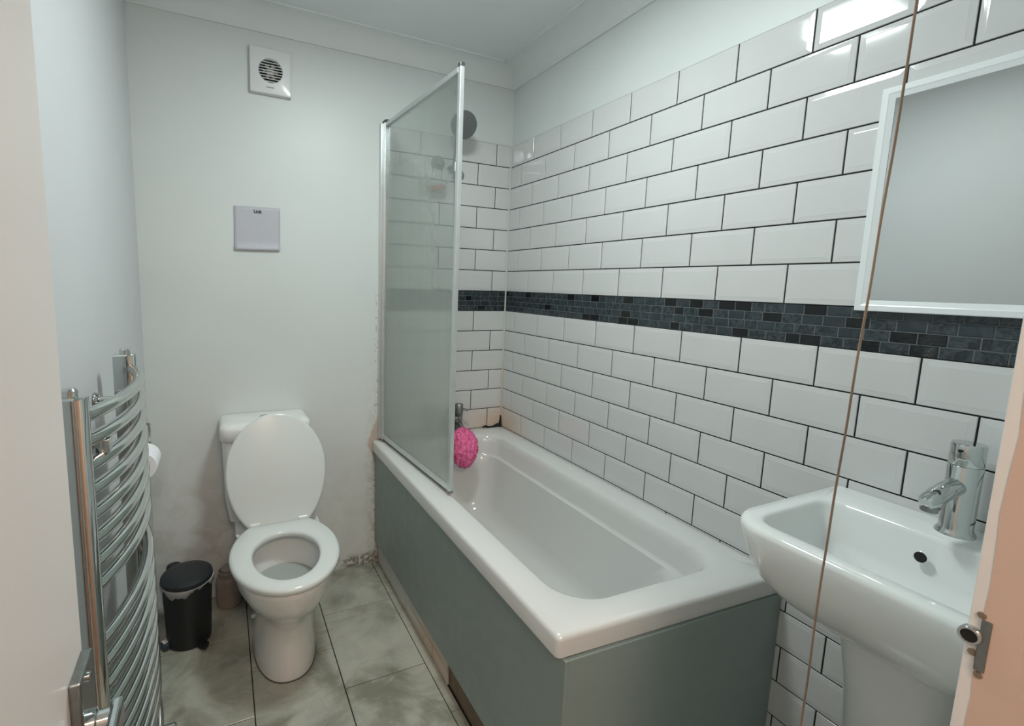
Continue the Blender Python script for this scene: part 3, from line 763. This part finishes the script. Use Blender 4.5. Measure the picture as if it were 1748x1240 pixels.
# ------------------------------------------------------------------ paint card taped to the back wall
pc = thing('paint_card', 'blank grey paper card with small black word taped to the back wall', 'paper', (-1.190, -.0015, 1.567))
bm = bmesh.new(); n = 14; W2, H2 = .0875, .0855; g = [[None]*(n+1) for _ in range(n+1)]
for i in range(n+1):
    for j in range(n+1):
        u, v = i/n, j/n; cur = .010*max(0, (.16-v)/.16)**1.5*(1 if u > .04 else .6)
        g[i][j] = bm.verts.new((-W2+2*W2*u+.003*v-.003, -.0006-cur-.001*math.sin(u*5)*v*0, -H2+2*H2*v+.004*(u-.5)))
for i in range(n):
    for j in range(n): bm.faces.new((g[i][j], g[i+1][j], g[i+1][j+1], g[i][j+1]))
sheet = mesh_obj('sheet', bm, M['paper'], pc); s_ = sheet.modifiers.new('s', 'SOLIDIFY'); s_.thickness = .0005
cu = bpy.data.curves.new('lettering', 'FONT'); cu.body = 'Lick'; cu.size = .0185; cu.extrude = .0002; cu.offset = .0006; cu.align_x = 'CENTER'
tmp = bpy.data.objects.new('lettering_curve', cu); COL.objects.link(tmp); bpy.context.view_layer.update()
tme = bpy.data.meshes.new_from_object(tmp.evaluated_get(bpy.context.evaluated_depsgraph_get())); bpy.data.objects.remove(tmp)
tx = bpy.data.objects.new('lettering', tme); COL.objects.link(tx); tme.materials.clear(); tme.materials.append(M['ink']); tx.parent = pc
tx.location = (.001, -.0014, .062); tx.rotation_euler = (math.pi/2, 0, 0)

# ------------------------------------------------------------------ mirror
mr = thing('wall_mirror', 'white framed mirror on the tiled wall above the washbasin', 'mirror', (-.012, -1.79, 1.567))
hy, hz, fw, xf = .225, .2385, .024, -.020
bm = bmesh.new()
def rect(i, x): return [(x, -hy+i, -hz+i), (x, hy-i, -hz+i), (x, hy-i, hz-i), (x, -hy+i, hz-i)]
loft(bm, [rect(0, .004), rect(0, xf+.012-.001), rect(.0015, xf+.010), rect(fw-.012, xf+.010), rect(fw-.010, xf+.011), rect(fw, xf+.014), rect(fw, .0)])
mesh_obj('frame', bm, M['frame_white'], mr, smooth=False)
mesh_obj('glass', boxm(-.0045, -.001, -hy+.018, hy-.018, -hz+.018, hz-.018), M['mirror'], mr, smooth=False)

# ------------------------------------------------------------------ washbasin, pedestal, tap
RZ = .905; WY = -1.797
ws = thing('washbasin', 'white ceramic washbasin on a pedestal under the mirror', 'washbasin', (0, WY, 0))
bm = bmesh.new(); Yw = .2275
def wl_(xf, xb, hw, z, rf, rb=.008): return rrect(xf-.010, xb, -hw, hw, (rf, rb, rb, rf), z+.005)
B0 = -.0075
loops = [wl_(-.19, B0, .085, .655, .06), wl_(-.215, B0, .10, .680, .07), wl_(-.26, B0, .125, .705, .08), wl_(-.315, B0, .158, .735, .09), wl_(-.355, B0, .185, .765, .095), wl_(-.380, B0, .203, .795, .095), wl_(-.394, B0, .215, .83, .09),
         wl_(-.401, B0, .2215, .87, .085), wl_(-.403, B0, Yw, .892, .08), wl_(-.401, B0, Yw-.002, .901, .08), wl_(-.394, B0, Yw-.006, .9055, .075),
         wl_(-.366, -.112, Yw-.034, .9050, .045, .04), wl_(-.362, -.116, Yw-.038, .9030, .045, .04), wl_(-.358, -.119, Yw-.041, .896, .045, .04), wl_(-.340, -.128, Yw-.052, .83, .05, .05),
         wl_(-.312, -.146, Yw-.072, .79, .06, .055), wl_(-.28, -.165, Yw-.105, .776, .05, .045), wl_(-.245, -.20, Yw-.17, .774, .02, .02)]
loft(bm, loops, True, True)
mesh_obj('bowl', bm, M['ceramic'], ws, auto=55)
bm = bmesh.new(); lathe(bm, [(0, .0115), (.002, .0115), (.003, .010), (.001, .0095)], (-.1345, .012, .868), (-.98, 0, .15), 24); ofr = mesh_obj('overflow_ring', bm, M['ceramic'], ws)
bm = bmesh.new(); lathe(bm, [(.0005, .0098), (.0030, .0096)], (-.1345, .012, .868), (-.98, 0, .15), 24); mesh_obj('overflow_hole', bm, M['dark'], ws)
bm = bmesh.new(); lathe(bm, [(0, .022), (.003, .022), (.004, .016), (.002, .008)], (-.222, 0, .7745), (0, 0, 1), 24); mesh_obj('drain', bm, M['chrome'], ws)
bm = bmesh.new()
loft(bm, [wl_(-.215, -.03, .098, 0, .07, .03), wl_(-.213, -.03, .096, .02, .07, .03), wl_(-.195, -.03, .085, .10, .07, .03), wl_(-.190, -.03, .082, .30, .07, .03), wl_(-.205, -.03, .094, .55, .07, .03), wl_(-.225, -.03, .108, .69, .07, .03)], True, True)
o = mesh_obj('basin_pedestal', bm, M['ceramic'], ws, auto=55); o.name = 'pedestal'

bt = thing('basin_mixer_tap', 'chrome cylindrical mixer tap on the washbasin', 'tap', (-.058, WY-.004, .909))
bm = bmesh.new(); lathe(bm, [(0, .030), (.003, .0302), (.008, .0275), (.014, .0252), (.137, .0252), (.138, .0245)], (0, 0, 0), (0, 0, 1), 40); mesh_obj('body', bm, M['chrome'], bt)
bm = bmesh.new(); lathe(bm, [(.1385, .0242), (.140, .0252), (.178, .0252), (.181, .0235), (.1815, .001)], (0, 0, 0), (0, 0, 1), 40); mesh_obj('lever_cap', bm, M['chrome'], bt)
bm = bmesh.new(); tube(bm, [(-.024, .002, .168), (-.030, .002, .169)], .003, 10); mesh_obj('indicator', bm, M['dark'], bt)
bm = bmesh.new(); tube(bm, [(-.010, .003, .098), (-.05, .005, .093), (-.08, .007, .086), (-.104, .009, .078), (-.112, .0095, .075)], [.017, .017, .0165, .0155, .011], 24, flat=.95)
spt = mesh_obj('spout', bm, M['chrome'], bt, auto=60)
bm = bmesh.new(); lathe(bm, [(0, .0135), (.010, .0130), (.012, .011)], (-.098, .008, .070), (-.12, .01, -.99), 24); mesh_obj('aerator', bm, M['old_chrome'], bt)

# ------------------------------------------------------------------ light pull cord
bm = bmesh.new(); pts = []
for k in range(90):
    z = H-.03-(H-.03-.50)*k/89
    cy = -1.7992-.0195*max(0, min(1, (z-.93)/.75))
    pts.append((-.500+.0006*math.sin(z*9), cy+.0004*math.sin(z*31), z))
tube(bm, pts, .0017, 8)
pcd = thing('pull_cord', 'thin brown light pull cord hanging in front of the mirror and basin', 'pull cord', (0, 0, 0))
mesh_obj('string', bm, M['cord'], pcd)
bm = bmesh.new(); lathe(bm, [(0, .042), (-.006, .042), (-.024, .034), (-.028, .010)], (-.5, -1.8, H), (0, 0, 1), 32); mesh_obj('ceiling_switch', bm, M['white_plastic'], pcd)
bm = bmesh.new(); lathe(bm, [(.50, .002), (.495, .006), (.47, .008), (.455, .006)], (-.5, -1.8, 0), (0, 0, 1), 16); mesh_obj('pull', bm, M['white_plastic'], pcd)
